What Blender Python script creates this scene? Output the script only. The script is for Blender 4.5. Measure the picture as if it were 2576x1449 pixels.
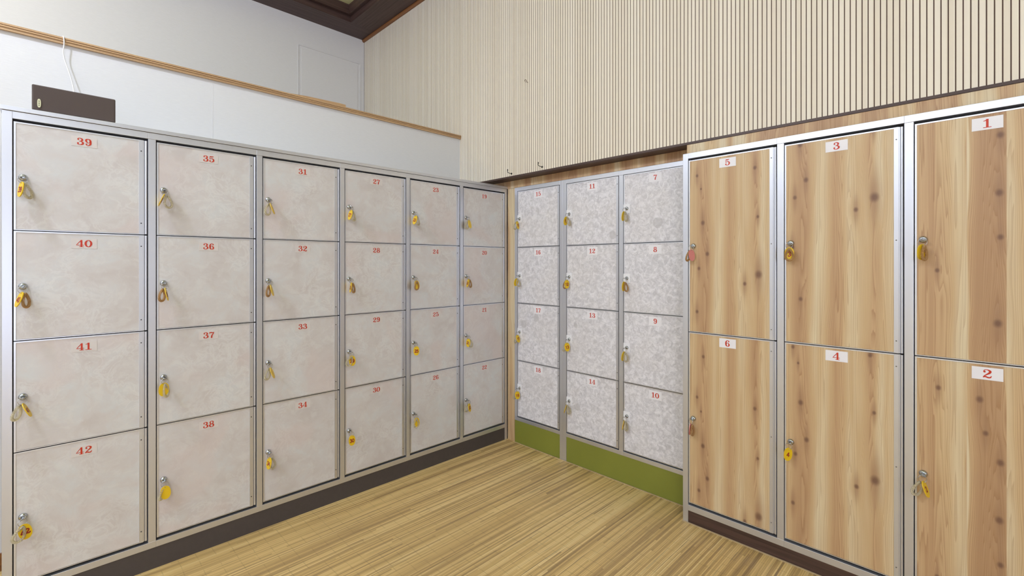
import bpy, bmesh, math, random
from mathutils import Vector, Matrix
for o in list(bpy.data.objects): bpy.data.objects.remove(o)
SC = bpy.context.scene
COL = SC.collection
PI = math.pi

# ---------------------------------------------------------------- camera, light, exposure
H = 1.2533
YAW = math.radians(45.2083)
cam = bpy.data.cameras.new('camera'); cam_o = bpy.data.objects.new('camera', cam); COL.objects.link(cam_o)
cam.sensor_width = 36.0; cam.sensor_fit = 'HORIZONTAL'
cam.lens = 36.0 * 1173.23 / 2576.0
cam.shift_y = -(724.5 - 664.64) / 2576.0
cam.clip_start = 0.05
cam_o.location = (0, 0, H); cam_o.rotation_euler = (PI/2, 0, YAW)
SC.camera = cam_o
SC.view_settings.view_transform = 'Standard'; SC.view_settings.look = 'None'
SC.view_settings.exposure = 0.0; SC.view_settings.gamma = 1.0
try: SC.view_settings.use_curve_mapping = False
except Exception: pass
W = bpy.data.worlds.new('world'); SC.world = W; W.use_nodes = True
W.node_tree.nodes['Background'].inputs[0].default_value = (1.0, 0.97, 0.93, 1)
W.node_tree.nodes['Background'].inputs[1].default_value = 0.3

def area(name, loc, sx, sy, power, col, rot=(0, 0, 0)):
    l = bpy.data.lights.new(name, 'AREA'); l.shape = 'RECTANGLE'; l.size = sx; l.size_y = sy
    l.energy = power; l.color = col
    o = bpy.data.objects.new(name, l); COL.objects.link(o); o.location = loc; o.rotation_euler = rot
    return o
def bulb(name, loc, r, power, col):
    l = bpy.data.lights.new(name, 'POINT'); l.shadow_soft_size = r; l.energy = power; l.color = col
    o = bpy.data.objects.new(name, l); COL.objects.link(o); o.location = loc; return o
bulb('lamp_over_left_bay', (-1.95, -0.85, 3.2), 0.07, 96, (0.72, 0.79, 1.0))
bulb('lamp_over_right_bay', (1.5, -1.1, 3.2), 0.10, 84, (0.74, 0.79, 1.0))
area('lamp_over_back_bay', (-0.6, -2.6, 3.46), 1.6, 0.5, 70, (0.74, 0.80, 1.0))
bulb('fill_behind_partition', (-3.5, -0.65, 2.95), 0.16, 13.5, (0.97, 0.92, 0.84))  # unseen fill light, added to brighten the far upper wall and left slats
area('left_bank_fill', (3.27, -1.0, 1.0), 1.4, 2.4, 36, (0.68, 0.76, 1.0), (0, PI/2, 0))  # added fill on a windowless wall, lifts the lower doors of the left bank

# ---------------------------------------------------------------- material helpers
def srgb(h):
    h = h.lstrip('#'); r = []
    for i in (0, 2, 4):
        c = int(h[i:i+2], 16)/255
        r.append(c/12.92 if c <= 0.04045 else ((c+0.055)/1.055)**2.4)
    return (r[0], r[1], r[2], 1)
class NB:
    """tiny node builder"""
    def __init__(s, name):
        s.m = bpy.data.materials.new(name); s.m.use_nodes = True
        s.t = s.m.node_tree; s.b = s.t.nodes['Principled BSDF']
    def n(s, typ, **kw):
        x = s.t.nodes.new(typ)
        for k, v in kw.items(): setattr(x, k, v)
        return x
    def put(s, sock, v):
        if v is None: return
        if hasattr(v, 'is_output'): s.t.links.new(v, sock)
        else: sock.default_value = v
    def math(s, op, a, b=None, c=None, clamp=False):
        x = s.n('ShaderNodeMath', operation=op, use_clamp=clamp)
        s.put(x.inputs[0], a); s.put(x.inputs[1], b)
        if c is not None: s.put(x.inputs[2], c)
        return x.outputs[0]
    def comb(s, x, y, z=0.0):
        n = s.n('ShaderNodeCombineXYZ'); s.put(n.inputs[0], x); s.put(n.inputs[1], y); s.put(n.inputs[2], z); return n.outputs[0]
    def noise(s, vec, scale=1.0, detail=2.0, rough=0.5, dist=0.0):
        n = s.n('ShaderNodeTexNoise'); s.put(n.inputs['Vector'], vec)
        n.inputs['Scale'].default_value = scale; n.inputs['Detail'].default_value = detail
        n.inputs['Roughness'].default_value = rough; n.inputs['Distortion'].default_value = dist
        return n.outputs[0]
    def rng(s, v, a, b, c=0.0, d=1.0, smooth=False):
        n = s.n('ShaderNodeMapRange'); n.interpolation_type = 'SMOOTHSTEP' if smooth else 'LINEAR'
        s.put(n.inputs[0], v)
        for i, q in zip((1, 2, 3, 4), (a, b, c, d)): n.inputs[i].default_value = q
        return n.outputs[0]
    def mix(s, f, a, b, mode='MIX'):
        n = s.n('ShaderNodeMix', data_type='RGBA', blend_type=mode)
        s.put(n.inputs[0], f); s.put(n.inputs[6], a); s.put(n.inputs[7], b); return n.outputs[2]
    def ramp(s, v, *stops):
        n = s.n('ShaderNodeValToRGB'); s.put(n.inputs[0], v); e = n.color_ramp.elements
        while len(e) < len(stops): e.new(0.5)
        for k, (p, c) in enumerate(stops): e[k].position = p; e[k].color = srgb(c) if isinstance(c, str) else c
        return n.outputs[0]
    def bump(s, h, strength=0.3, dist=0.002):
        n = s.n('ShaderNodeBump'); n.inputs['Strength'].default_value = strength; n.inputs['Distance'].default_value = dist
        s.put(n.inputs['Height'], h); s.put(s.b.inputs['Normal'], n.outputs[0])
    def coord(s, which='Object'):
        return s.n('ShaderNodeTexCoord').outputs[which]
    def geo(s): return s.n('ShaderNodeNewGeometry').outputs['Position']
    def sep(s, v):
        n = s.n('ShaderNodeSeparateXYZ'); s.put(n.inputs[0], v); return n.outputs
    def fin(s, col, rough=0.5, metal=0.0, spec=0.5):
        s.put(s.b.inputs['Base Color'], srgb(col) if isinstance(col, str) else col)
        s.put(s.b.inputs['Roughness'], rough); s.put(s.b.inputs['Metallic'], metal)
        s.b.inputs['Specular IOR Level'].default_value = spec
        return s.m
def plain(name, col, rough=0.5, metal=0.0, var=0.04, scale=30.0, spec=0.5):
    b = NB(name); c = srgb(col)
    n = b.noise(b.coord(), scale, 3)
    dk = tuple(max(0, x*(1-var*2)) for x in c[:3])+(1,); lt = tuple(min(1, x*(1+var*2)) for x in c[:3])+(1,)
    return b.fin(b.mix(n, dk, lt), rough, metal, spec)

# ---------------------------------------------------------------- materials
def mat_alu(name, col, rough):
    b = NB(name); p = b.sep(b.geo())
    streak = b.noise(b.comb(b.math('MULTIPLY', p[0], 60), b.math('MULTIPLY', p[1], 60), b.math('MULTIPLY', p[2], 1.5)), 1, 2)
    c = srgb(col); d = tuple(x*0.955 for x in c[:3])+(1,)
    return b.fin(b.mix(streak, d, c), rough, 0.85)
M_ALU = mat_alu('satin_aluminium', '#d9dce4', 0.36)
M_ALU2 = mat_alu('satin_aluminium_trim', '#e2e5ec', 0.33)
M_DARK = plain('dark_gap', '#1d1916', 0.8, var=0.02)
M_CARC = plain('locker_carcass', '#3a3633', 0.8)
M_KICKL = plain('charcoal_kick', '#4b4443', 0.55, var=0.05, scale=60)
M_KICKG = plain('green_kick', '#828636', 0.42, var=0.05, scale=5)
def mat_dkwood(name, a, bcol, rough=0.45, ax=0):
    b = NB(name); p = b.sep(b.geo())
    sc = [60, 60, 60]; sc[ax] = 2.2
    v = b.comb(*[b.math('MULTIPLY', p[i], sc[i]) for i in range(3)])
    n = b.noise(v, 1, 4, 0.6, 0.6)
    return b.fin(b.ramp(n, (0.3, a), (0.72, bcol)), rough)
M_KICKB = mat_dkwood('dark_brown_kick', '#35241f', '#553f37', 0.4, 0)
M_TRIMBR = mat_dkwood('dark_brown_rail', '#3c2a22', '#54403a', 0.45, 0)
M_CEILX = mat_dkwood('dark_ceiling_wood_x', '#3a2722', '#5a443f', 0.5, 0)
M_CEILY = mat_dkwood('dark_ceiling_wood_y', '#3a2722', '#5a443f', 0.5, 1)
M_COVE = mat_dkwood('orange_brown_cove', '#6f431e', '#94602f', 0.4, 0)
M_CAPY = mat_dkwood('light_oak_rail', '#b08c66', '#c9a67c', 0.45, 1)
M_SLATBACK = plain('slat_backing', '#4a3128', 0.7)
def mat_slat():
    b = NB('cream_slat'); p = b.sep(b.geo())
    idx = b.math('FLOOR', b.math('DIVIDE', b.math('ADD', p[0], 10.0), 0.01888))
    w = b.n('ShaderNodeTexWhiteNoise', noise_dimensions='1D'); b.put(w.inputs['W'], idx)
    g = b.noise(b.comb(b.math('MULTIPLY', p[0], 500), 0.0, b.math('MULTIPLY', p[2], 5)), 1, 3)
    f = b.math('ADD', b.math('MULTIPLY', w.outputs[0], 0.55), b.math('MULTIPLY', g, 0.45))
    return b.fin(b.ramp(f, (0.1, '#e3d8c4'), (0.9, '#f0e8d8')), 0.55)
M_SLAT = mat_slat()
def mat_wall(name, col, col2):
    b = NB(name); p = b.sep(b.geo())
    n = b.noise(b.comb(b.math('MULTIPLY', p[0], 30), b.math('MULTIPLY', p[1], 30), b.math('MULTIPLY', p[2], 260)), 1, 3)
    m = b.fin(b.mix(n, srgb(col), srgb(col2)), 0.75, 0, 0.3)
    b.bump(n, 0.25, 0.001); return m
M_WALL = mat_wall('white_wallpaper', '#d6d5d5', '#dfdede')
M_WALLU = mat_wall('white_wallpaper_upper', '#dfddda', '#e8e6e4')
M_WALLB = mat_wall('cream_wallpaper', '#dedddb', '#e8e7e5')
M_PAPER = plain('pale_yellow_panel', '#d9d9a6', 0.7, var=0.12, scale=9)
def mat_marble():
    b = NB('pale_marbled_laminate')
    uv = b.coord('UV')
    warp = b.n('ShaderNodeTexNoise'); b.put(warp.inputs['Vector'], uv); warp.inputs['Scale'].default_value = 5; warp.inputs['Detail'].default_value = 3
    mx = b.n('ShaderNodeVectorMath', operation='MULTIPLY_ADD'); b.put(mx.inputs[0], warp.outputs[1]); mx.inputs[1].default_value = (0.12, 0.09, 0.1); b.put(mx.inputs[2], uv)
    v = mx.outputs[0]
    a = b.noise(v, 9, 6, 0.6, 0.4)
    c = b.noise(v, 16, 6, 0.65, 1.2)
    col = b.ramp(a, (0.34, '#cec8c6'), (0.5, '#d4d0cf'), (0.66, '#d6d7d8'))
    ridge = b.math('ABSOLUTE', b.math('SUBTRACT', c, 0.5))
    streak = b.rng(ridge, 0.0, 0.07, 0.45, 0.0, True)
    streak = b.math('MULTIPLY', streak, b.rng(b.noise(v, 4, 2), 0.45, 0.62, 0.0, 1.0, True))
    col = b.mix(streak, col, srgb('#e5e5e4'))
    soft = b.rng(b.noise(v, 22, 4, 0.6, 0.3), 0.5, 0.66, 0.0, 0.4, True)
    col = b.mix(soft, col, srgb('#e0dfdd'))
    pk = b.rng(b.noise(v, 3.2, 2, 0.5, 0.5), 0.52, 0.66, 0.0, 0.45, True)
    col = b.mix(pk, col, srgb('#d8c9c6'))
    return b.fin(col, 0.33)
M_MARB = mat_marble()
def mat_fleck():
    b = NB('grey_flecked_laminate')
    uv = b.coord('UV')
    warp = b.n('ShaderNodeTexNoise'); b.put(warp.inputs['Vector'], uv); warp.inputs['Scale'].default_value = 14; warp.inputs['Detail'].default_value = 2
    mx = b.n('ShaderNodeVectorMath', operation='MULTIPLY_ADD'); b.put(mx.inputs[0], warp.outputs[1]); mx.inputs[1].default_value = (0.03, 0.03, 0.0); b.put(mx.inputs[2], uv)
    v = mx.outputs[0]
    blot = b.noise(v, 38, 3, 0.6, 0.9)
    n = b.noise(v, 120, 4, 0.7, 1.0)
    f = b.math('ADD', b.math('MULTIPLY', blot, 0.62), b.math('MULTIPLY', n, 0.38))
    col = b.ramp(f, (0.37, '#c6c4c9'), (0.46, '#d5d3d8'), (0.53, '#e2e0e5'), (0.60, '#efedf2'))
    big = b.rng(b.noise(uv, 3.5, 2), 0.4, 0.65, 0.0, 0.22, True)
    col = b.mix(big, col, srgb('#d6cfca'), 'MIX')
    # a few large smooth grey patches
    vb = b.n('ShaderNodeTexVoronoi', feature='F1'); b.put(vb.inputs['Vector'], v); vb.inputs['Scale'].default_value = 8
    w = b.sep(vb.outputs['Color'])
    pm = b.math('MULTIPLY', b.rng(vb.outputs['Distance'], 0.2, 0.25, 1.0, 0.0, True), b.math('GREATER_THAN', w[0], 0.78))
    col = b.mix(b.math('MULTIPLY', pm, 0.6), col, srgb('#bcb9bb'))
    return b.fin(col, 0.4)
M_FLECK = mat_fleck()
def mat_pine(name, knots, seams=(), prof=None):
    b = NB(name); s = b.sep(b.coord('UV')); u, v = s[0], s[1]
    uv = b.comb(u, v)
    warp = 0.0; dark = 0.0; halo = 0.0; tail = 0.0
    for (ku, kv, r) in knots:
        d = b.n('ShaderNodeVectorMath', operation='SUBTRACT'); b.put(d.inputs[0], uv); d.inputs[1].default_value = (ku, kv, 0)
        sc = b.n('ShaderNodeVectorMath', operation='MULTIPLY'); b.put(sc.inputs[0], d.outputs[0]); sc.inputs[1].default_value = (1, 0.25, 0)
        le = b.n('ShaderNodeVectorMath', operation='LENGTH'); b.put(le.inputs[0], sc.outputs[0])
        g = b.rng(le.outputs['Value'], 0.0, r*3.0, 1.0, 0.0, True)
        warp = b.math('ADD', b.math('MULTIPLY', b.math('SUBTRACT', u, ku), g), warp)
        sc2 = b.n('ShaderNodeVectorMath', operation='MULTIPLY'); b.put(sc2.inputs[0], d.outputs[0]); sc2.inputs[1].default_value = (1, 0.78, 0)
        l2 = b.n('ShaderNodeVectorMath', operation='LENGTH'); b.put(l2.inputs[0], sc2.outputs[0])
        dark = b.math('ADD', b.rng(l2.outputs['Value'], r*0.2, r*0.95, 1.0, 0.0, True), dark)
        halo = b.math('ADD', b.rng(le.outputs['Value'], 0.0, r*1.9, 1.0, 0.0, True), halo)
        sc3 = b.n('ShaderNodeVectorMath', operation='MULTIPLY'); b.put(sc3.inputs[0], d.outputs[0]); sc3.inputs[1].default_value = (1, 0.11, 0)
        l3 = b.n('ShaderNodeVectorMath', operation='LENGTH'); b.put(l3.inputs[0], sc3.outputs[0])
        tail = b.math('ADD', b.rng(l3.outputs['Value'], 0.0, r*0.95, 1.0, 0.0, True), tail)
    uu = b.math('SUBTRACT', u, b.math('MULTIPLY', warp, 0.85)) if knots else u
    if seams:
        off = 0.0
        for sm in seams: off = b.math('ADD', b.math('MULTIPLY', b.math('GREATER_THAN', u, sm), 3.71), off)
        uu = b.math('ADD', uu, off)
    sway = b.noise(b.comb(b.math('MULTIPLY', uu, 4), b.math('MULTIPLY', v, 1.7)), 1, 2)
    field = b.noise(b.comb(b.math('MULTIPLY', uu, 9), b.math('MULTIPLY', v, 0.75), 3.0), 1, 1, 0.4)
    pr = None; amp = 13.0
    if prof:
        rp = b.ramp(b.math('ADD', b.math('DIVIDE', u, 0.40), b.math('MULTIPLY', b.math('SUBTRACT', sway, 0.5), 0.10)), *[(p/0.40, (q, q, q, 1)) for p, q in prof])
        pr = b.math('MULTIPLY', rp, 1.0)
        amp = b.rng(pr, 0.3, 0.75, 30.0, 6.0)
    t = b.math('ADD', b.math('MULTIPLY', uu, 100), b.math('MULTIPLY', field, amp))
    t = b.math('ADD', t, b.math('MULTIPLY', b.noise(b.comb(b.math('MULTIPLY', uu, 45), b.math('MULTIPLY', v, 0.5), 9.0), 1, 2), 5.5))
    t = b.math('ADD', t, b.math('MULTIPLY', sway, 3))
    rings = b.math('FRACT', t)
    line = b.math('POWER', rings, 2.2)
    line = b.math('MULTIPLY', line, b.rng(rings, 0.93, 1.0, 1.0, 0.0, True))
    band = b.noise(b.comb(b.math('ADD', b.math('MULTIPLY', uu, 13), b.math('MULTIPLY', field, 1.6)), b.math('MULTIPLY', v, 0.32), 7.0), 1, 2, 0.5)
    if pr is not None: band = b.math('ADD', b.math('MULTIPLY', band, 0.5), b.math('MULTIPLY', b.rng(pr, 0.2, 0.88, 0.28, 0.80), 0.5))
    fib = b.noise(b.comb(b.math('MULTIPLY', uu, 330), b.math('MULTIPLY', v, 5), 1.0), 1, 3)
    col = b.ramp(band, (0.38, '#b8946f'), (0.46, '#c8a67e'), (0.54, '#d3b78c'), (0.64, '#dfcfad'))
    lm = b.rng(band, 0.40, 0.60, 0.80, 0.42, True)
    col = b.mix(b.math('MULTIPLY', line, lm), col, srgb('#9f7650'))
    col = b.mix(b.rng(fib, 0.3, 0.7, 0.16, 0.0), col, srgb('#a98660'))
    if knots:
        col = b.mix(b.math('MULTIPLY', halo, 0.5, clamp=True), col, srgb('#a57f5b'))
        col = b.mix(b.math('MULTIPLY', tail, 0.38, clamp=True), col, srgb('#97735a'))
        col = b.mix(b.math('MULTIPLY', dark, 0.85, clamp=True), col, srgb('#735341'))
    return b.fin(col, 0.42)
KN_A = [(.040, 1.677, .010), (.059, 1.612, .007), (.068, 1.450, .014), (.089, 1.302, .013), (.049, 1.233, .011), (.040, 1.026, .011),
        (.070, 1.875, .011), (.070, .812, .011), (.298, 1.678, .011), (.310, 1.462, .009), (.313, 1.208, .021), (.256, 1.166, .011)]
KN_B = [(.059, 1.232, .010), (.212, 1.676, .014), (.2095, 1.4875, .015), (.212, 1.342, .012), (.206, 1.059, .016),
        (.062, 1.894, .011), (.164, 1.874, .014), (.178, 1.764, .011)]
M_PINE_A = mat_pine('knotty_pine_laminate', KN_A, (), [(0, .5), (.03, .62), (.065, .30), (.09, .42), (.125, .85), (.155, .7), (.185, .35), (.21, .42), (.25, .85), (.275, .6), (.305, .22), (.335, .62), (.37, .55)])
M_PINE_B = mat_pine('knotty_pine_planked_laminate', KN_B, (.1326, .2258), [(0, .45), (.05, .40), (.085, .60), (.115, .92), (.131, .85), (.134, .48), (.17, .36), (.20, .28), (.2255, .45), (.227, .85), (.30, .6), (.37, .5)])
M_PINE_C = mat_pine('plain_pine_laminate', [])
def mat_floor():
    b = NB('bamboo_matting'); p = b.sep(b.geo()); x, y = p[0], p[1]
    x = b.math('ADD', x, b.math('MULTIPLY', b.noise(b.comb(b.math('MULTIPLY', x, 2.0), b.math('MULTIPLY', y, 0.8)), 1, 2), 0.03))
    i1 = b.math('FLOOR', b.math('DIVIDE', x, 0.0075))
    i2 = b.math('FLOOR', b.math('DIVIDE', x, 0.031))
    w1 = b.n('ShaderNodeTexWhiteNoise', noise_dimensions='1D'); b.put(w1.inputs['W'], i1)
    seg = b.math('FLOOR', b.math('ADD', b.math('DIVIDE', y, 1.3), b.math('MULTIPLY', w1.outputs[0], 9)))
    w2 = b.n('ShaderNodeTexWhiteNoise', noise_dimensions='2D'); b.put(w2.inputs['Vector'], b.comb(i1, seg))
    w3 = b.n('ShaderNodeTexWhiteNoise', noise_dimensions='1D'); b.put(w3.inputs['W'], i2)
    fib = b.noise(b.comb(b.math('MULTIPLY', x, 420), b.math('MULTIPLY', y, 3.2)), 1, 4, 0.65)
    f = b.math('ADD', b.math('MULTIPLY', w2.outputs[0], 0.34), b.math('MULTIPLY', fib, 0.52))
    f = b.math('ADD', f, b.math('MULTIPLY', w3.outputs[0], 0.14))
    col = b.ramp(f, (0.26, '#94784f'), (0.41, '#c4a268'), (0.54, '#dfbd7c'), (0.74, '#f0d598'))
    # occasional dark streaks
    st = b.noise(b.comb(b.math('MULTIPLY', x, 150), b.math('MULTIPLY', y, 2.3), 4.0), 1, 3, 0.6)
    col = b.mix(b.rng(st, 0.56, 0.70, 0.0, 0.75, True), col, srgb('#66533c'))
    fr = b.math('FRACT', b.math('DIVIDE', x, 0.0075))
    edge = b.math('MINIMUM', b.rng(fr, 0.0, 0.14, 0.0, 1.0), b.rng(fr, 0.86, 1.0, 1.0, 0.0))
    col = b.mix(b.math('MULTIPLY', b.math('SUBTRACT', 1.0, edge), 0.45), col, srgb('#6d5738'))
    # stitching threads across the strips
    ty = b.math('FRACT', b.math('DIVIDE', b.math('ADD', y, b.math('MULTIPLY', b.noise(b.comb(x, 0.0), 3, 2), 0.03)), 0.062))
    th = b.rng(b.math('ABSOLUTE', b.math('SUBTRACT', ty, 0.5)), 0.012, 0.04, 0.30, 0.0, True)
    th = b.math('MULTIPLY', th, b.rng(b.noise(b.comb(b.math('MULTIPLY', x, 26), b.math('MULTIPLY', y, 26), 2.0), 1, 1), 0.40, 0.55, 0.15, 1.0))
    col = b.mix(th, col, srgb('#75603f'))
    big = b.noise(b.comb(b.math('MULTIPLY', p[0], 1.5), b.math('MULTIPLY', p[1], 1.5)), 1, 2)
    col = b.mix(b.rng(big, 0.35, 0.7, 0.0, 0.25, True), col, srgb('#a98d5e'))
    m = b.fin(col, 0.42)
    b.bump(b.math('MULTIPLY', edge, b.math('SUBTRACT', 1.0, th)), 0.5, 0.001)
    return m
M_FLOOR = mat_floor()
M_STICK = plain('white_sticker', '#eeecf0', 0.35, var=0.01)
M_STICKT = plain('clear_backed_sticker', '#dbd5d2', 0.3, var=0.01)
M_RED = plain('red_numerals', '#c93415', 0.4, var=0.02)
M_CHROME = plain('chrome', '#b9bcbe', 0.16, 1.0, var=0.01)
M_STEEL = plain('steel_screw', '#8b8c8d', 0.3, 1.0)
M_SCREWD = plain('dark_screw', '#3b3a3a', 0.5, 0.4)
M_PLATE = plain('white_lock_plate', '#f0eff2', 0.35, var=0.01)
M_YEL = plain('yellow_plastic', '#e6c01c', 0.35, var=0.02)
M_PINK = plain('pink_plastic', '#d98a85', 0.4, var=0.02)
M_TAGRED = plain('dark_red_print', '#992420', 0.45, var=0.02)
def mat_coil(name, col, tr):
    b = NB(name); m = b.fin(col, 0.22); b.b.inputs['Transmission Weight'].default_value = tr; b.b.inputs['IOR'].default_value = 1.12
    return m
M_COILC = mat_coil('clear_coil_plastic', '#fbf5df', 0.72)
M_COILA = mat_coil('amber_coil_plastic', '#e2bd88', 0.55)
M_GRILLE = plain('brown_speaker_cloth', '#544945', 0.85, var=0.18, scale=900)
M_SPKBOX = plain('dark_speaker_box', '#4c4340', 0.6)
M_BADGE = plain('pale_badge', '#dcdcb8', 0.3)
M_BADGEM = plain('badge_marks', '#6f7058', 0.4)
M_CABLE = plain('white_cable', '#eceaea', 0.4, var=0.01)
M_HOOK = plain('black_hook', '#2a2726', 0.4, 0.3)
M_EYE = plain('bronze_eye', '#6b5b46', 0.35, 0.8)

# ---------------------------------------------------------------- geometry helpers
class G:
    """mesh builder: boxes, tubes, prisms -> ONE mesh object"""
    def __init__(s): s.v = []; s.f = []; s.mi = []; s.uv = {}
    def box(s, x0, x1, y0, y1, z0, z1, mi=0, T=None):
        k = len(s.v)
        P = [(x0,y0,z0),(x1,y0,z0),(x1,y1,z0),(x0,y1,z0),(x0,y0,z1),(x1,y0,z1),(x1,y1,z1),(x0,y1,z1)]
        s.v += [tuple(T @ Vector(p)) if T else p for p in P]
        for q in ((0,3,2,1),(4,5,6,7),(0,1,5,4),(1,2,6,5),(2,3,7,6),(3,0,4,7)):
            s.f.append(tuple(k+i for i in q)); s.mi.append(mi)
    def poly(s, pts, mi=0, T=None):
        k = len(s.v); s.v += [tuple(T @ Vector(p)) if T else tuple(p) for p in pts]
        s.f.append(tuple(range(k, k+len(pts)))); s.mi.append(mi)
    def prism(s, prof, fn, a, b, mi=0):
        """closed profile of 2D points swept between two stations a, b; fn(p, t) -> 3D"""
        k = len(s.v); n = len(prof)
        for t in (a, b): s.v += [tuple(fn(p, t)) for p in prof]
        for i in range(n):
            j = (i+1) % n; s.f.append((k+i, k+j, k+n+j, k+n+i)); s.mi.append(mi)
        s.f.append(tuple(k+i for i in range(n-1, -1, -1))); s.mi.append(mi)
        s.f.append(tuple(k+n+i for i in range(n))); s.mi.append(mi)
    def lathe(s, prof, o, ax, n=24, mi=0, caps=True):
        """prof: (radius, height) along axis ax from origin o"""
        ax = Vector(ax).normalized(); e = Vector((0, 0, 1)) if abs(ax.z) < 0.9 else Vector((1, 0, 0))
        p = ax.cross(e).normalized(); q = ax.cross(p); k = len(s.v); o = Vector(o)
        for (r, h) in prof:
            for i in range(n):
                a = 2*PI*i/n; s.v.append(tuple(o + ax*h + p*(r*math.cos(a)) + q*(r*math.sin(a))))
        for j in range(len(prof)-1):
            for i in range(n):
                i2 = (i+1) % n
                s.f.append((k+j*n+i, k+j*n+i2, k+(j+1)*n+i2, k+(j+1)*n+i)); s.mi.append(mi)
        if caps:
            s.f.append(tuple(k+i for i in range(n-1, -1, -1))); s.mi.append(mi)
            s.f.append(tuple(k+(len(prof)-1)*n+i for i in range(n))); s.mi.append(mi)
    def tube(s, pts, r, n=8, closed=False, mi=0):
        pts = [Vector(p) for p in pts]; m = len(pts); k = len(s.v)
        tan = []
        for i in range(m):
            a = pts[(i-1) % m] if (closed or i > 0) else pts[i]; c = pts[(i+1) % m] if (closed or i < m-1) else pts[i]
            tan.append((c-a).normalized())
        e = Vector((0, 0, 1)) if abs(tan[0].z) < 0.9 else Vector((1, 0, 0))
        nrm = (e - tan[0]*e.dot(tan[0])).normalized()
        for i in range(m):
            nrm = (nrm - tan[i]*nrm.dot(tan[i])).normalized(); bi = tan[i].cross(nrm)
            for j in range(n):
                a = 2*PI*j/n; s.v.append(tuple(pts[i] + nrm*(r*math.cos(a)) + bi*(r*math.sin(a))))
        for i in range(m if closed else m-1):
            i2 = (i+1) % m
            for j in range(n):
                j2 = (j+1) % n; s.f.append((k+i*n+j, k+i*n+j2, k+i2*n+j2, k+i2*n+j)); s.mi.append(mi)
        if not closed:
            s.f.append(tuple(k+j for j in range(n-1, -1, -1))); s.mi.append(mi)
            s.f.append(tuple(k+(m-1)*n+j for j in range(n))); s.mi.append(mi)
    def mesh(s, name, mats, smooth=False):
        me = bpy.data.meshes.new(name); me.from_pydata(s.v, [], s.f); me.update()
        for m in mats: me.materials.append(m)
        me.polygons.foreach_set('material_index', s.mi)
        if smooth: me.polygons.foreach_set('use_smooth', [True]*len(s.f))
        return me
    def build(s, name, mats, parent=None, M=None, bevel=0, smooth=False, uvf=None):
        if not isinstance(mats, (list, tuple)): mats = [mats]
        me = s.mesh(name, mats, smooth)
        if uvf:
            ul = me.uv_layers.new(name='UVMap')
            for lp in me.loops: ul.data[lp.index].uv = uvf(me.vertices[lp.vertex_index].co)
        return link(name, me, parent, M, bevel)
def link(name, me, parent=None, M=None, bevel=0):
    o = bpy.data.objects.new(name, me); COL.objects.link(o)
    if parent: o.parent = parent
    if M is not None: o.matrix_basis = M
    if bevel:
        md = o.modifiers.new('bevel', 'BEVEL'); md.width = bevel; md.segments = 2; md.limit_method = 'ANGLE'; md.angle_limit = math.radians(40)
        md.harden_normals = False
    return o
def empty(name, label, cat, M=None, group=None):
    o = bpy.data.objects.new(name, None); COL.objects.link(o); o.empty_display_size = 0.05
    if M is not None: o.matrix_world = M
    o['label'] = label; o['category'] = cat
    if group: o['group'] = group
    return o
def tag(o, label=None, cat=None, group=None, kind=None):
    if label: o['label'] = label
    if cat: o['category'] = cat
    if group: o['group'] = group
    if kind: o['kind'] = kind
    return o
def struct(o, label, cat): return tag(o, label, cat, kind='structure')

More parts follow.
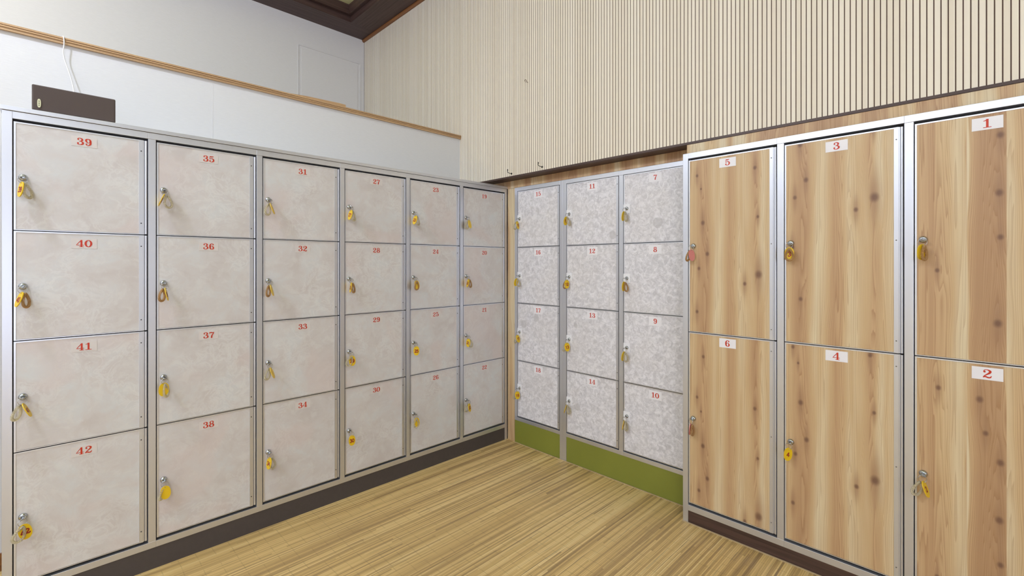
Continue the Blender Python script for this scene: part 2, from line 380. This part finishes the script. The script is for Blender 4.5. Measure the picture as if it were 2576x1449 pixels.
# ---------------------------------------------------------------- numerals
def catmull(P, k=7):
    out = []
    for i in range(len(P)-1):
        p0 = P[max(i-1, 0)]; p1 = P[i]; p2 = P[i+1]; p3 = P[min(i+2, len(P)-1)]
        for j in range(k):
            t = j/k
            out.append(tuple(0.5*((2*b)+(-a+c)*t+(2*a-5*b+4*c-d)*t*t+(-a+3*b-3*c+d)*t**3) for a, b, c, d in zip(p0, p1, p2, p3)))
    out.append(tuple(P[-1])); return out
def ell(cx, cy, rx, ry, wt, ws, n=28):
    return [(cx+rx*math.cos(a), cy+ry*math.sin(a), wt+(ws-wt)*abs(math.cos(a))**1.3) for a in [2*PI*i/n for i in range(n+1)]]
DIG = {  # (strokes (x,y,width), balls (x,y,r), boxes (x0,x1,y0,y1), advance)
 '0': ([ell(.42, .5, .30, .455, .08, .23)], [], [], .86),
 '1': ([[(.40, .0, .21), (.40, 1.0, .21)], [(.40, .93, .12), (.27, .84, .10), (.08, .80, .07)]], [], [(.06, .74, 0, .075)], .80),
 '2': ([catmull([(.14, .74, .08), (.20, .90, .08), (.42, .965, .08), (.66, .82, .20), (.62, .62, .20), (.40, .42, .13), (.16, .20, .08), (.09, .04, .07)]),
        catmull([(.09, .09, .12), (.28, .15, .15), (.50, .07, .15), (.68, .10, .13), (.77, .28, .06)])], [(.20, .72, .105)], [], .86),
 '3': ([catmull([(.13, .78, .08), (.20, .92, .08), (.38, .965, .08), (.60, .84, .19), (.59, .66, .18), (.40, .53, .08), (.28, .52, .07)]),
        catmull([(.30, .52, .07), (.46, .52, .08), (.67, .38, .20), (.66, .18, .20), (.40, .035, .08), (.18, .08, .08), (.10, .22, .08)])],
       [(.19, .78, .10), (.17, .23, .11)], [], .84),
 '4': ([[(.56, .0, .20), (.56, 1.0, .20)], [(.54, .96, .09), (.05, .32, .07)]], [], [(.0, .82, .24, .31), (.32, .80, 0, .07)], .88),
 '5': ([[(.17, .97, .07), (.15, .48, .07)], catmull([(.17, .92, .15), (.45, .90, .15), (.64, .96, .10), (.68, 1.0, .05)]),
        catmull([(.15, .48, .06), (.30, .60, .08), (.48, .62, .10), (.68, .45, .20), (.66, .20, .20), (.42, .035, .08), (.20, .07, .08), (.11, .2, .08)])],
       [(.18, .22, .11)], [], .84),
 '6': ([catmull([(.66, .80, .08), (.58, .93, .08), (.44, .965, .08), (.22, .78, .19), (.18, .45, .22), (.24, .16, .2), (.42, .035, .08), (.63, .14, .19), (.65, .36, .20), (.46, .58, .08), (.30, .52, .07), (.22, .42, .07)])],
       [(.62, .80, .10)], [], .84),
 '7': ([catmull([(.72, .95, .08), (.62, .70, .12), (.44, .42, .18), (.38, .0, .23)]), [(.10, 1.0, .06), (.09, .68, .07)], catmull([(.10, .86, .13), (.35, .90, .16), (.55, .84, .12), (.72, .95, .06)])], [], [], .80),
 '8': ([ell(.42, .745, .22, .225, .07, .17), ell(.42, .265, .27, .235, .07, .21)], [], [], .86),
}
_six = DIG['6']
DIG['9'] = ([[(.84-x, 1-y, w) for (x, y, w) in st] for st in _six[0]], [(.84-x, 1-y, r) for (x, y, r) in _six[1]], [], .84)
def numerals(g, text, cx, cy, h, fn, mi=1, sans=False, wide=1.0):
    """draw digits centred at (cx,cy) height h; fn(x,y)->3D"""
    adv = [DIG[c][3]*(0.92 if sans else 1.0) for c in text]; tot = sum(adv); x = -tot/2; lift = 0.0
    for c, a in zip(text, adv):
        st, balls, boxes, _ = DIG[c]
        def Q(px, py):
            q = fn(cx+(x+px+(a-DIG[c][3])/2)*h*wide, cy+(py-.5)*h); return (q[0], q[1]-lift, q[2])
        for P in st:
            lift += .00004
            L, R = [], []
            for i in range(len(P)):
                a0 = P[max(i-1, 0)]; a1 = P[min(i+1, len(P)-1)]; dx, dy = a1[0]-a0[0], a1[1]-a0[1]; l = math.hypot(dx, dy) or 1
                w = (0.25 if sans else P[i][2])/2
                L.append((P[i][0]-dy/l*w, P[i][1]+dx/l*w)); R.append((P[i][0]+dy/l*w, P[i][1]-dx/l*w))
            for i in range(len(P)-1):
                g.poly([Q(*L[i]), Q(*R[i]), Q(*R[i+1]), Q(*L[i+1])][::1], mi)
        if not sans:
            for (bx, by, r) in balls:
                lift += .00004; g.poly([Q(bx+r*math.cos(2*PI*k/14), by+r*math.sin(2*PI*k/14)) for k in range(14)], mi)
            for (x0, x1, y0, y1) in boxes:
                lift += .00004; g.poly([Q(x0, y0), Q(x1, y0), Q(x1, y1), Q(x0, y1)], mi)
        elif c == '4': g.poly([Q(.0, .2), Q(.82, .2), Q(.82, .36), Q(.0, .36)], mi)
        x += a

# ---------------------------------------------------------------- room shell
XL, YM, YB = -2.4, 2.3338, 2.2025          # front planes: left bank, middle banks, right bank
YS, XW, XU, ZC = 2.2475, -2.8335, -4.3733, 3.4987
XR, YN = 3.3, -3.6
g = G(); g.box(XU-.1, XR+.1, YN-.1, 2.95, -.06, 0.0)
struct(g.build('floor', M_FLOOR), 'floor covered with golden bamboo strip matting', 'floor')
# ceiling: dark wood border, stepped coffer, pale yellow panel
g = G()
bx0, by1 = -4.13, 1.99
g.box(XU-.1, bx0, YN-.1, YS+.4, ZC, ZC+.2, 1)
g.box(bx0, XR+.1, by1, YS+.4, ZC, ZC+.2, 0)
g.box(bx0, bx0+.035, YN-.1, by1, ZC+.055, ZC+.2, 1); g.box(bx0+.035, XR+.1, by1-.035, by1, ZC+.055, ZC+.2, 0)
g.box(bx0, XR+.1, YN-.1, by1, ZC+.141, ZC+.25, 2)
for xx in (-2.9, -0.4, 2.1): g.box(xx-.06, xx+.06, YN-.1, by1-.035, ZC+.06, ZC+.145, 1)
struct(g.build('ceiling', [M_CEILX, M_CEILY, M_PAPER]), 'dark brown wooden ceiling with a recessed pale yellow panel', 'ceiling')
# back wall of vertical cream slats over a dark backing, above the lockers
g = G()
P0 = -0.00; pitch = 0.01888
g.box(XU-.1, XR+.1, YS+.0018, YS+.5, 1.857, ZC+.01, 1)
ph = 0.08675   # a groove centre
k0 = int(math.floor((XU-ph)/pitch)); k1 = int(math.ceil((XR-ph)/pitch))
for k in range(k0, k1):
    a = ph+k*pitch+.0016; c = a+pitch-.0032
    if a < XU: continue
    g.prism([(a, .0030), (a, .0009), (a+.0012, 0), (c-.0006, 0), (c, .0006), (c, .0030)], lambda p, t: (p[0], YS+p[1], t), 1.857, ZC)
struct(g.build('wall_back', [M_SLAT, M_SLATBACK]), 'upper wall of narrow vertical cream slats with dark brown gaps', 'wall')
g = G(); g.box(XU-.1, XR+.1, 2.83, 2.93, 0, 1.86)
struct(g.build('wall_back_lower', M_WALLB), 'plain wall behind the lockers', 'wall')
g = G(); g.box(XU-.1, XR+.1, YS-.003, 2.34, 1.845, 1.857); g.box(XU-.1, XR+.1, YS+.006, 2.83, 1.8455, 1.8575)
struct(g.build('trim_1', M_TRIMBR, bevel=.0008), 'dark brown rail under the cream slats', 'trim')
# low partition wall, its oak cap rail, far wall above
g = G(); g.box(XW-.09, XW, YN, 2.84, 0, 2.216)
g.box(XW-.0005, XW+.0006, .606, .6085, 1.80, 2.216)
struct(g.build('wall_left', M_WALL), 'white partition wall behind the long left locker bank', 'wall')
g = G()
prof = [(-.10, 0), (.013, 0), (.013, .011), (.018, .0115), (.018, .0165), (.010, .017), (.010, .019), (.018, .0195), (.018, .026), (.015, .028), (-.10, .028)]
g.prism(prof, lambda p, t: (XW+p[0], t, 2.214+p[1]), YN, YS-.0005)
struct(g.build('trim_2', M_CAPY), 'light oak cap rail along the top of the white partition wall', 'trim')
g = G(); g.prism([(0, 0), (.34, .0), (.34, .014), (.30, .015), (.1, .008)], lambda p, t: (t, .985+p[0], 2.2421+p[1]), XW-.035, XW+.014)
tag(g.build('wood_offcut', M_CAPY), 'short light wood strip lying on the oak cap rail', 'wood strip')
g = G(); g.box(XU-.1, XU, YN, YS+.05, 0, ZC)
struct(g.build('wall_far_left', M_WALLU), 'white upper wall beyond the partition', 'wall')
g = G()
y0, y1, zt = 1.602, 2.207, 3.252
g.box(XU, XU+.006, y0, y0+.007, 1.2, zt); g.box(XU, XU+.006, y1-.007, y1, 1.2, zt); g.box(XU, XU+.006, y0+.007, y1-.007, zt-.007, zt)
g.box(XU, XU+.004, y0+.030, y1-.030, 1.2, zt-.030)
struct(g.build('door_1', M_WALLU, bevel=.002), 'white flush access door in the upper wall', 'door')
g = G()
g.prism([(0, 0), (.012, 0), (.022, .012), (.022, .0215), (0, .0215)], lambda p, t: (t, YS-p[0], ZC-.0218+p[1]), XU, XR)
struct(g.build('trim_3', M_COVE), 'orange-brown cove strip where slats meet the ceiling', 'trim')
g = G(); g.box(XR, XR+.1, YN, 2.9, 0, ZC); struct(g.build('wall_right', M_WALLB), 'plain cream wall', 'wall')
g = G(); g.box(XU, XR, YN-.1, YN, 0, ZC); struct(g.build('wall_front', M_WALLB), 'plain cream wall behind the viewer', 'wall')
g = G(); g.box(XW, XW+.012, YN, -.1175, 0, .07)
struct(g.build('baseboard_left', M_COVE), 'brown baseboard left of the lockers', 'baseboard')
M_EDGE = plain('pale_floor_edging', '#bfa884', 0.5)
g = G(); g.box(-2.3245, -1.0314, YM-.007, YM, 0, .0022); g.box(-1.0314, XR, YB-.008, YB, 0, .0022)
struct(g.build('trim_7', M_EDGE), 'thin pale edging where the matting meets the lockers', 'trim')
# pine boards round the banks
def flat_uv(ax, u0=0, v0=0): return lambda c: ((c[ax]-u0), c[2]+v0)
g = G(); g.box(-2.83, -1.036, YM+.002, YM+.02, 1.7925, 1.8445)
struct(g.build('trim_4', M_PINE_C, uvf=lambda c: (c[0]+7, c[2])), 'pine board strip above the grey lockers, in shade of the brown rail', 'trim')
g = G(); g.box(-1.0314, XR, YS, YS+.018, 1.7925, 1.8445); g.box(-1.0314, -1.0134, YS+.018, YM+.02, 1.7925, 1.8445)
struct(g.build('trim_5', M_PINE_C, uvf=lambda c: (c[0]+c[1], c[2])), 'pine board strip above the wooden lockers', 'trim')
g = G(); g.box(-2.3955, -2.3262, YM+.0025, YM+.02, 0, 1.7915)
struct(g.build('trim_6', M_PINE_C, uvf=lambda c: (c[0]*.5+3.4, c[2])), 'narrow upright pine filler board in the corner between locker banks', 'trim')

# ---------------------------------------------------------------- locker banks
# local frame of every bank: x along its front (left to right), y = into the cabinet, z up; origin on floor at front-left corner
def M_left(): return Matrix(((0, -1, 0, XL), (1, 0, 0, -.1169), (0, 0, 1, 0), (0, 0, 0, 1)))
def M_back(x, y): return Matrix.Translation((x, y, 0))
def door_group(root, x0, x1, z0, z1, num, pm, uvf, st, lockz, strip=.0136, plate=False, screw=None, lockx=.0225, stick=None, off=0.0, screws3=False, doorlab=None):
    """one door: panel skin (the part) with edging, hinge strip, screws, number sticker, lock as sub-parts"""
    e = .0052
    xs = x1-.0286 if not plate else x1-.018          # skin right edge
    g = G(); g.box(x0+e, xs, .0015+off, .018, z0+.0035, z1-.0035)
    d = g.build('door', pm, root, uvf=lambda c: uvf(c, x0)); d['label'] = doorlab
    g = G()
    g.box(x0, x0+e, off, .0195, z0, z1); g.box(x0+e, xs, off, .0195, z1-.0045, z1); g.box(x0+e, xs, off+.0008, .0195, z0, z0+.0028)
    g.build('door_edging', M_ALU2, d)
    g = G()
    kx = xs+strip
    g.box(xs, kx, off-.0006, .019, z0, z1)
    if not plate:
        g.box(kx, kx+.0038, .004+off, .019, z0, z1)
        g.lathe([(.0043, z0+.001), (.0043, z1-.001)], (kx+.0038+.0048, .0036+off, 0), (0, 0, 1), 14)
    g.build('hinge_strip', M_ALU, d, smooth=False)
    zs = [z1-.045, z0+.045] + ([(z0+z1)/2] if screws3 else [])
    for z in zs:
        g = G(); g.lathe([(.0026, -.0006), (.0022, .0012), (.0008, .0018)], (xs+strip*.5, off-.0004, z), (0, -1, 0), 10)
        g.build('screw', screw or M_SCREWD, d, smooth=True)
    # sticker
    sw, sh, sz, sm, dh, sx = st
    cx = sx; g = G(); zc = z1-sz-sh/2
    g.box(cx-sw/2, cx+sw/2, off+.0007, off+.0014, zc-sh/2, zc+sh/2)
    numerals(g, str(num), cx, zc, dh, lambda a, b: (a, off+.0003, b))
    g.build('number_sticker', [sm, M_RED], d)
    # lock
    if plate:
        g = G(); g.box(x0-.001, x0+.041, off-.001, off+.0012, lockz-.026, lockz+.026)
        g.build('lock_plate', M_PLATE, d)
    R = .0122 if not plate else .0105
    g = G(); g.lathe([(R, 0), (R, .0025), (R*.93, .0048), (R*.72, .0075), (R*.55, .0088), (R*.5, .0086), (R*.15, .0082)], (x0+lockx, off+.0005, lockz), (0, -1, 0), 28, 0)
    g.box(x0+lockx-.0050, x0+lockx+.0050, off-.0086, off-.0080, lockz-.0009, lockz+.0009, 1)
    g.build('lock', [M_CHROME, M_SCREWD], d, smooth=True)
    return (x0+lockx, lockz)
def bank(name, label, M, stiles, sw, zt_rail, zb_rail, divs, kickm, kname, depth, locks, nums, pmf, uvf, stf, rail_to_floor, strip=.0136, plate=False, cap=False, screw=None, doff=.0015, screws3=False, kick_x=None, posts_split=()):
    root = empty(name, label, 'locker bank', M)
    L = stiles[-1]+sw
    # carcass
    g = G(); g.box(.004, L-.004, .03, depth, .012, zt_rail[1]-.001); g.build('cabinet_body', M_CARC, root)
    # frame: stiles + rails, a single welded front
    g = G()
    for i, x in enumerate(stiles):
        zb = 0.0 if i in rail_to_floor else zb_rail[0]
        g.box(x, x+sw, .0006, .04, zb, zt_rail[0] if (0 < i < len(stiles)-1) else zt_rail[1])
    for i in range(len(stiles)-1):
        a = stiles[i]+sw; c = stiles[i+1]
        g.box(a if i == 0 else a-sw, c, 0.0, .04, zt_rail[0], zt_rail[1])
        g.box(a, c+(sw if (i+1) not in rail_to_floor and i+2 < len(stiles) else 0), 0.0, .04, zb_rail[0], zb_rail[1])
    g.build('front_frame', M_ALU, root, bevel=.0009)
    if cap:
        g = G(); g.box(-.004, L+.004, -.003, depth, zt_rail[1]+.0012, zt_rail[1]+.017); g.build('top_cap', M_ALU, root, bevel=.001)
        g = G(); g.box(.001, L-.001, .0015, depth-.01, zt_rail[1]-.0002, zt_rail[1]+.0014); g.build('shadow_gap', M_DARK, root)
    spans = []
    xs = [0.0 if 0 not in rail_to_floor else sw]
    cur = xs[0]
    for i in sorted(rail_to_floor):
        if i == 0: continue
        spans.append((cur, stiles[i])); cur = stiles[i]+sw
    if cur < L-.01: spans.append((cur, L))
    for a, c in spans:
        g = G(); g.box(a+.0006, c-.0006, .0025, .03, 0.0, zb_rail[0]-.0006)
        g.build('kick_board', kickm, root)
    out = []
    n = 0
    for i in range(len(stiles)-1):
        a = stiles[i]+sw+.003; c = stiles[i+1]-.0006
        for r in range(len(divs)-1):
            z1 = divs[r][1]; z0 = divs[r][0]
            pass
        for r, (z0, z1) in enumerate(divs):
            num = nums[i][r]
            lx, lz = door_group(root, a, c, z0, z1, num, pmf(num), lambda cc, x0, q=num: uvf(cc, x0, q), stf(num, a, c), locks[r], strip, plate, screw, off=doff, screws3=screws3,
                                lockx=(.0225 if plate is False else .021), doorlab='locker door numbered %d' % num)
            p = M @ Vector((lx, doff, lz)); out.append((num, p))
    return root, out
LOCKS = []
# --- long left bank, 24 doors
st_l = [.0+.40455*i for i in range(7)]
rows_l = [(1.3742, 1.7570), (.9830, 1.3710), (.5892, .9797), (.1240, .5860)]
nums_l = [[39-4*i+r for r in range(4)] for i in range(6)]
_, o = bank('locker_bank', 'long silver-framed bank of 24 pale marbled lockers numbered 19 to 42', M_left(), st_l, .0256, (1.766, 1.7918), (.0870, .1131),
     rows_l, M_KICKL, 'kick', .425, [1.561, 1.174, .782, .356], nums_l, lambda n: M_MARB,
     lambda c, x0, n: (c[0]-x0+ (n*0.731) % 7, c[2]+(n*0.413) % 5),
     lambda n, a, c: (.0725, .0375, .0205, M_STICKT, .0265, (a+c)/2-.004), (6,), cap=True)
LOCKS += [(n, p, 'L') for n, p in o]
# --- middle: single column 15-18
rows_m = [(1.3735, 1.7625), (.9830, 1.3700), (.5805, .9797), (.1870, .5775)]
mm = lambda c, x0, n: (c[0]-x0 + (n*0.377) % 5, c[2] + (n*0.291) % 5)
_, o = bank('locker_bank', 'narrow bank of four grey flecked lockers numbered 15 to 18 in the corner', M_back(-2.3245, YM), [0, .4090], .0252, (1.7650, 1.7915), (.1560, .1800),
     rows_m, M_KICKG, 'kick', .44, [1.570, 1.173, .780, .388], [[15, 16, 17, 18]], lambda n: M_FLECK, mm,
     lambda n, a, c: (.0745, .050, .0115, M_STICK, .0285, (a+c)/2+.004), (1,), strip=.0150, plate=True)
LOCKS += [(n, p, 'M') for n, p in o]
_, o = bank('locker_bank', 'bank of eight grey flecked lockers numbered 7 to 14 over a green kick board', M_back(-1.8899, YM), [0, .4141, .8282], .0280, (1.7650, 1.7915), (.1560, .1800),
     rows_m, M_KICKG, 'kick', .44, [1.570, 1.173, .778, .388], [[11, 12, 13, 14], [7, 8, 9, 10]], lambda n: M_FLECK, mm,
     lambda n, a, c: (.0750, .048, .0125, M_STICK, .0280, (a+c)/2+.0045), (0,), strip=.0150, plate=True)
LOCKS += [(n, p, 'M') for n, p in o]
# --- right: tall pine lockers 1-6
def pine_uv(c, x0, n):
    u = c[0]-x0
    if n == 5: return (u, c[2])
    if n == 6: return (u, c[2]+1.061)
    if n == 3: return (u+.012, c[2]-.2975)
    if n == 4: return (u+.010, c[2]+.7687)
    if n == 1: return (u, c[2])
    return (u, c[2]+1.072)
_, o = bank('locker_bank', 'bank of six tall knotty pine lockers numbered 1 to 6', M_back(-1.0314, YB), [0, .4163, .8330, 1.2497], .0264, (1.7652, 1.7915), (.0584, .0864),
     [(.9272, 1.7553), (.0974, .9238)], M_KICKB, 'kick', .46, [1.341, .510], [[5, 6], [3, 4], [1, 2]], lambda n: M_PINE_B if n < 3 else M_PINE_A, pine_uv,
     lambda n, a, c: (.0735, .0415, .0145 if n % 2 else .0125, M_STICK, .0285, (a+c)/2-.0115), (0, 3), screw=M_STEEL, screws3=True)
LOCKS += [(n, p, 'B') for n, p in o]

# ---------------------------------------------------------------- keys with ring, number tag and coil wristband
def tag_mesh(num, body):
    """oval tag in the xz plane, hole at origin, hangs to -z, printed side facing -y"""
    g = G(); n = 40; a, h, t = .0175, .0275, .00125; zc = -(h-.0045)
    out = []; ho = []
    for i in range(n):
        an = 2*PI*i/n
        # superellipse, starshaped about the hole; sample by direction from the hole
        lo, hi = 0.0, .08
        for _ in range(24):
            m = (lo+hi)/2; x = m*math.cos(an); z = m*math.sin(an)-zc
            if abs(x/a)**2.25+abs(z/h)**2.25 < 1: lo = m
            else: hi = m
        out.append((lo*math.cos(an), lo*math.sin(an))); ho.append((.0018*math.cos(an), .0018*math.sin(an)))
    k = len(g.v)
    for y in (-t, t):
        g.v += [(p[0], y, p[1]) for p in out]; g.v += [(p[0], y, p[1]) for p in ho]
    for i in range(n):
        j = (i+1) % n
        g.f += [(i, j, n+j, n+i), (2*n+j, 2*n+i, 3*n+i, 3*n+j), (j, i, 2*n+i, 2*n+j), (n+i, n+j, 3*n+j, 3*n+i)]; g.mi += [0]*4
    numerals(g, str(num), 0, zc-.001, .0180, lambda x, z: (x, -t-.0003, z), 1, sans=True, wide=.84)
    return g.mesh('tag', [body, M_TAGRED])
def coil_mesh(mat, w=.0125, h=.052, rc=.0038, turns=54, rw=.00118):
    g = G(); pts = []; N = turns*8
    def base(t): return Vector((w*1.55*math.sin(t)*max(0.0, math.sin(t/2))**1.1, 0, -h*(1-math.cos(t))/2))
    for i in range(N):
        t = 2*PI*(i+.5)/N; b0 = base(t); d = (base(t+.01)-base(t-.01)).normalized(); nrm = Vector((0, 1, 0)); bi = d.cross(nrm)
        ph = 2*PI*turns*i/N; r = rc*(.35+.65*min(1, math.sin(t/2)*3.2))
        pts.append(b0+nrm*(r*math.cos(ph))+bi*(r*math.sin(ph)))
    g.tube(pts, rw, 5, closed=True)
    return g.mesh('coil', [mat], smooth=True)
COIL = {'c': coil_mesh(M_COILC), 'a': coil_mesh(M_COILA, w=.0118, h=.050, turns=54)}
g = G(); g.tube([(.0122*math.cos(2*PI*i/32), 0, .0122*math.sin(2*PI*i/32)) for i in range(32)], .0007, 8, closed=True)
g.tube([(.0122*math.cos(2*PI*i/32), .0013, .0122*math.sin(2*PI*i/32)) for i in range(32)], .0006, 8, closed=True)
RING = g.mesh('ring', [M_CHROME], smooth=True)
# key: blade along +y (into lock), bow in the xy plane towards -y
def key_mesh():
    g = G(); t = .0009
    n = 24; ctr = -.0215; out = []; ho = []
    for i in range(n):
        a = 2*PI*i/n; c, s = math.cos(a), math.sin(a)
        out.append((.0095*abs(c)**.8*(1 if c > 0 else -1), ctr+.0085*abs(s)**.8*(1 if s > 0 else -1))); ho.append((.0028*c, ctr-.0032+.0026*s))
    for z in (-t, t):
        g.v += [(p[0], p[1], z) for p in out]; g.v += [(p[0], p[1], z) for p in ho]
    for i in range(n):
        j = (i+1) % n
        g.f += [(j, i, n+i, n+j), (2*n+i, 2*n+j, 3*n+j, 3*n+i), (i, j, 2*n+j, 2*n+i), (n+j, n+i, 3*n+i, 3*n+j)]; g.mi += [0]*4
    g.box(-.0034, .0034, -.0140, .004, -t, t)
    return g.mesh('key_blade', [M_CHROME])
KEY = key_mesh()
# num: (tag turn from viewer, tag lean, printed side out, coil kind, coil turn, coil lean, coil in front)
K = {39: (-70, -8, 1, 'c', 50, 12, 0), 40: (-72, -18, 1, 'a', 55, 4, 0), 41: (80, 24, 1, 'c', 50, -15, 0), 42: (12, 12, 1, 'c', 12, -20, 1),
     35: (86, -22, 1, 'c', 35, 9, 0), 36: (82, 12, 1, 'a', 50, -5, 0), 37: (10, -4, 0, 'c', 60, 6, 1), 38: (6, 3, 0, 'c', 60, -14, 0),
     31: (78, 20, 0, 'c', 45, -6, 0), 32: (78, 15, 0, 'a', 58, -3, 0), 33: (78, 20, 0, 'c', 50, -9, 0), 34: (-58, -9, 1, 'c', 45, 8, 0),
     27: (-58, -13, 1, 'c', 58, 9, 0), 28: (-78, -7, 1, 'a', 62, 6, 0), 29: (18, 5, 1, 'c', 20, -24, 1), 30: (22, 2, 1, None, 0, 0, 0),
     23: (-52, -15, 1, 'c', 58, 9, 0), 24: (40, 9, 0, 'a', 40, -2, 1), 25: (15, 0, 1, None, 0, 0, 0), 26: (35, 8, 0, 'c', 28, -7, 1),
     19: (60, 12, 0, 'c', 48, -9, 0), 20: (-68, -12, 1, 'a', 58, 7, 0), 21: (-44, -5, 1, 'c', 42, 14, 0), 22: (64, 9, 1, 'c', 36, -12, 0),
     15: (60, 10, 1, 'c', 42, -10, 0), 16: (40, -12, 0, 'c', 38, 9, 1), 17: (52, 15, 1, 'c', 56, -6, 0), 18: (22, 4, 1, 'c', 38, -16, 0),
     11: (45, -9, 1, 'c', 52, 16, 1), 12: (35, 0, 1, 'a', 38, -9, 0), 13: (25, 5, 1, 'c', 42, -17, 0), 14: (78, -16, 0, 'c', 48, 13, 0),
     7: (58, -8, 0, 'c', 58, 6, 1), 8: (58, -4, 0, 'a', 48, 9, 0), 9: (58, -10, 0, 'c', 46, 6, 1), 10: (78, -9, 1, 'c', 62, 8, 0),
     5: (42, 6, 0, 'a', 58, -14, 0), 6: (76, -4, 0, 'a', 66, 2, 0), 3: (10, 0, 1, 'a', 10, 0, 1), 4: (34, -4, 1, None, 0, 0, 0),
     1: (50, -3, 0, 'a', 66, 0, 1), 2: (76, 18, 1, 'c', 38, -15, 0)}
CAM = Vector((0, 0, H))
rnd = random.Random(5)
for num, P, w in sorted(LOCKS, key=lambda q: q[0]):
    ta, tl, face, ck, ca, cl, front = K[num]
    nrm = Vector((1, 0, 0)) if w == 'L' else Vector((0, -1, 0))
    body = M_PINK if num in (5, 6) else M_YEL
    tn = 'pink' if num in (5, 6) else 'yellow'
    cn = {'c': ' and clear coil', 'a': ' and amber coil', None: ' alone'}[ck]
    root = empty('locker_key', 'key with %s oval tag%s in the lock of door %d' % (tn, cn, num), 'key', Matrix.Translation(P), 'keys in the locker locks')
    base = math.atan2(nrm.y, nrm.x)+PI/2          # turns -y axis onto the wall normal
    roll = rnd.uniform(-35, 35)
    link('key', KEY, root, Matrix.Rotation(base, 4, 'Z') @ Matrix.Rotation(math.radians(roll), 4, 'Y'))
    n0 = .0255                                   # ring centre out from the door
    hang = nrm*.0275
    tc = (CAM-(P+hang)); yc = math.atan2(tc.y, tc.x)+PI/2      # yaw that turns -y towards the viewer's spot in the room
    rz = Matrix.Rotation(base+math.radians(rnd.uniform(-25, 25)), 4, 'Z')
    link('key_ring', RING, root, Matrix.Translation(hang+Vector((0, 0, -.0105))) @ rz)
    low = hang+Vector((0, 0, -.0222))
    def place(turn, lean, flip, off):
        A = Matrix.Rotation(yc, 4, 'Z') @ Matrix.Rotation(-math.radians(lean), 4, 'Y') @ Matrix.Rotation(math.radians(turn)+(PI if flip else 0), 4, 'Z')
        return Matrix.Translation(low+off) @ A
    vd = Vector((math.cos(yc-PI/2), math.sin(yc-PI/2), 0)); rt = Vector((-vd.y, vd.x, 0))
    sgn = 1 if tl >= 0 else -1
    link('number_tag', tag_mesh(num, body), root, place(ta, tl, not face, rt*(.0015*sgn)))
    if ck:
        a = math.radians(ta); nt = vd*math.cos(a)+rt*math.sin(a)         # tag normal
        if abs(ta) > 50 and not front: s2 = -sgn if nt.dot(rt) > 0 else sgn
        else: s2 = (1 if front else -1)*(1 if nt.dot(vd) > 0 else -1)
        link('wrist_coil', COIL[ck], root, place(ca, cl, False, nt*(.0065*s2)))

# ---------------------------------------------------------------- speaker on the left bank, cable, hooks
sp = empty('speaker', 'small dark brown speaker lying on top of the left locker bank', 'speaker', Matrix.Translation((XL-.004, -.044, 1.8092)))
g = G(); g.box(-.19, -.012, .001, .229, 0, .092); g.build('speaker_box', M_SPKBOX, sp, bevel=.002)
g = G(); g.box(-.0125, 0, 0, .230, 0.0005, .093); g.build('speaker_grille', M_GRILLE, sp, bevel=.004)
g = G(); N = 30
pts = [(.0048*(1 if math.cos(a) > 0 else -1)*abs(math.cos(a))**.7, .0155*(1 if math.sin(a) > 0 else -1)*abs(math.sin(a))**.85) for a in [2*PI*i/N for i in range(N)]]
g.prism(pts, lambda p, t: (t, .0185+p[0], .0265+p[1]), -.001, .0022)
for z, hh in ((.034, .0035), (.0285, .002), (.0245, .003), (.0185, .003)): g.box(.0022, .0025, .0172, .0200, z-hh/2, z+hh/2, 1)
g.build('badge', [M_BADGE, M_BADGEM], sp)
def path(P, k=8): return catmull([tuple(p) for p in P], k)
cp = path([(-2.98, .030, 2.249), (-2.90, .036, 2.2465), (-2.84, .041, 2.2468), (-2.816, .044, 2.2445), (-2.8115, .046, 2.232), (-2.8110, .0465, 2.21), (-2.812, .044, 2.175),
           (-2.812, .0475, 2.145), (-2.811, .057, 2.11), (-2.809, .066, 2.075), (-2.805, .074, 2.035), (-2.79, .0775, 1.99), (-2.74, .078, 1.93), (-2.66, .078, 1.86), (-2.6, .078, 1.85)])
g = G(); g.tube(cp, .0022, 8)
tag(g.build('speaker_cable', M_CABLE, smooth=True), 'thin white cable draped over the oak rail down to the speaker', 'cable')
def wall_hook(x, z, label):
    r = empty('wall_hook', label, 'hook', Matrix.Translation((x, YS, z)), 'black hooks low on the slatted wall')
    g = G(); g.lathe([(.0065, 0), (.0065, .002), (.004, .004)], (0, 0, 0), (0, -1, 0), 18); g.build('base_plate', M_HOOK, r, smooth=True)
    g = G(); g.tube([(0, -.003, 0), (0, -.018, .001), (0, -.034, .0030), (0, -.0375, .0050), (0, -.0385, .010), (0, -.0385, .022)], .0020, 8)
    g.lathe([(.0018, 0), (.0034, .003), (.0034, .012), (.0012, .014)], (0, -.0385, .012), (0, 0, 1), 12)
    g.build('hook_arm', M_HOOK, r, smooth=True)
wall_hook(-2.268, 1.8728, 'black hook on the slats nearest the left locker bank')
wall_hook(-1.9886, 1.8777, 'black hook on the slats above locker 15')
g = G()
g.tube([(0, .0025, -.001), (0, -.010, -.003), (0, -.014, -.001)] + [(0, -.022+.0085*math.cos(a), -.0005+.0075*math.sin(a)+.003) for a in [0-.4+2*PI*i/20*.86 for i in range(1, 20)]], .0014, 8)
tag(g.build('screw_eye', M_EYE, M=Matrix.Translation((-2.115, YS, 2.4575)), smooth=True), 'small bronze screw eye high on the slatted wall', 'hook')
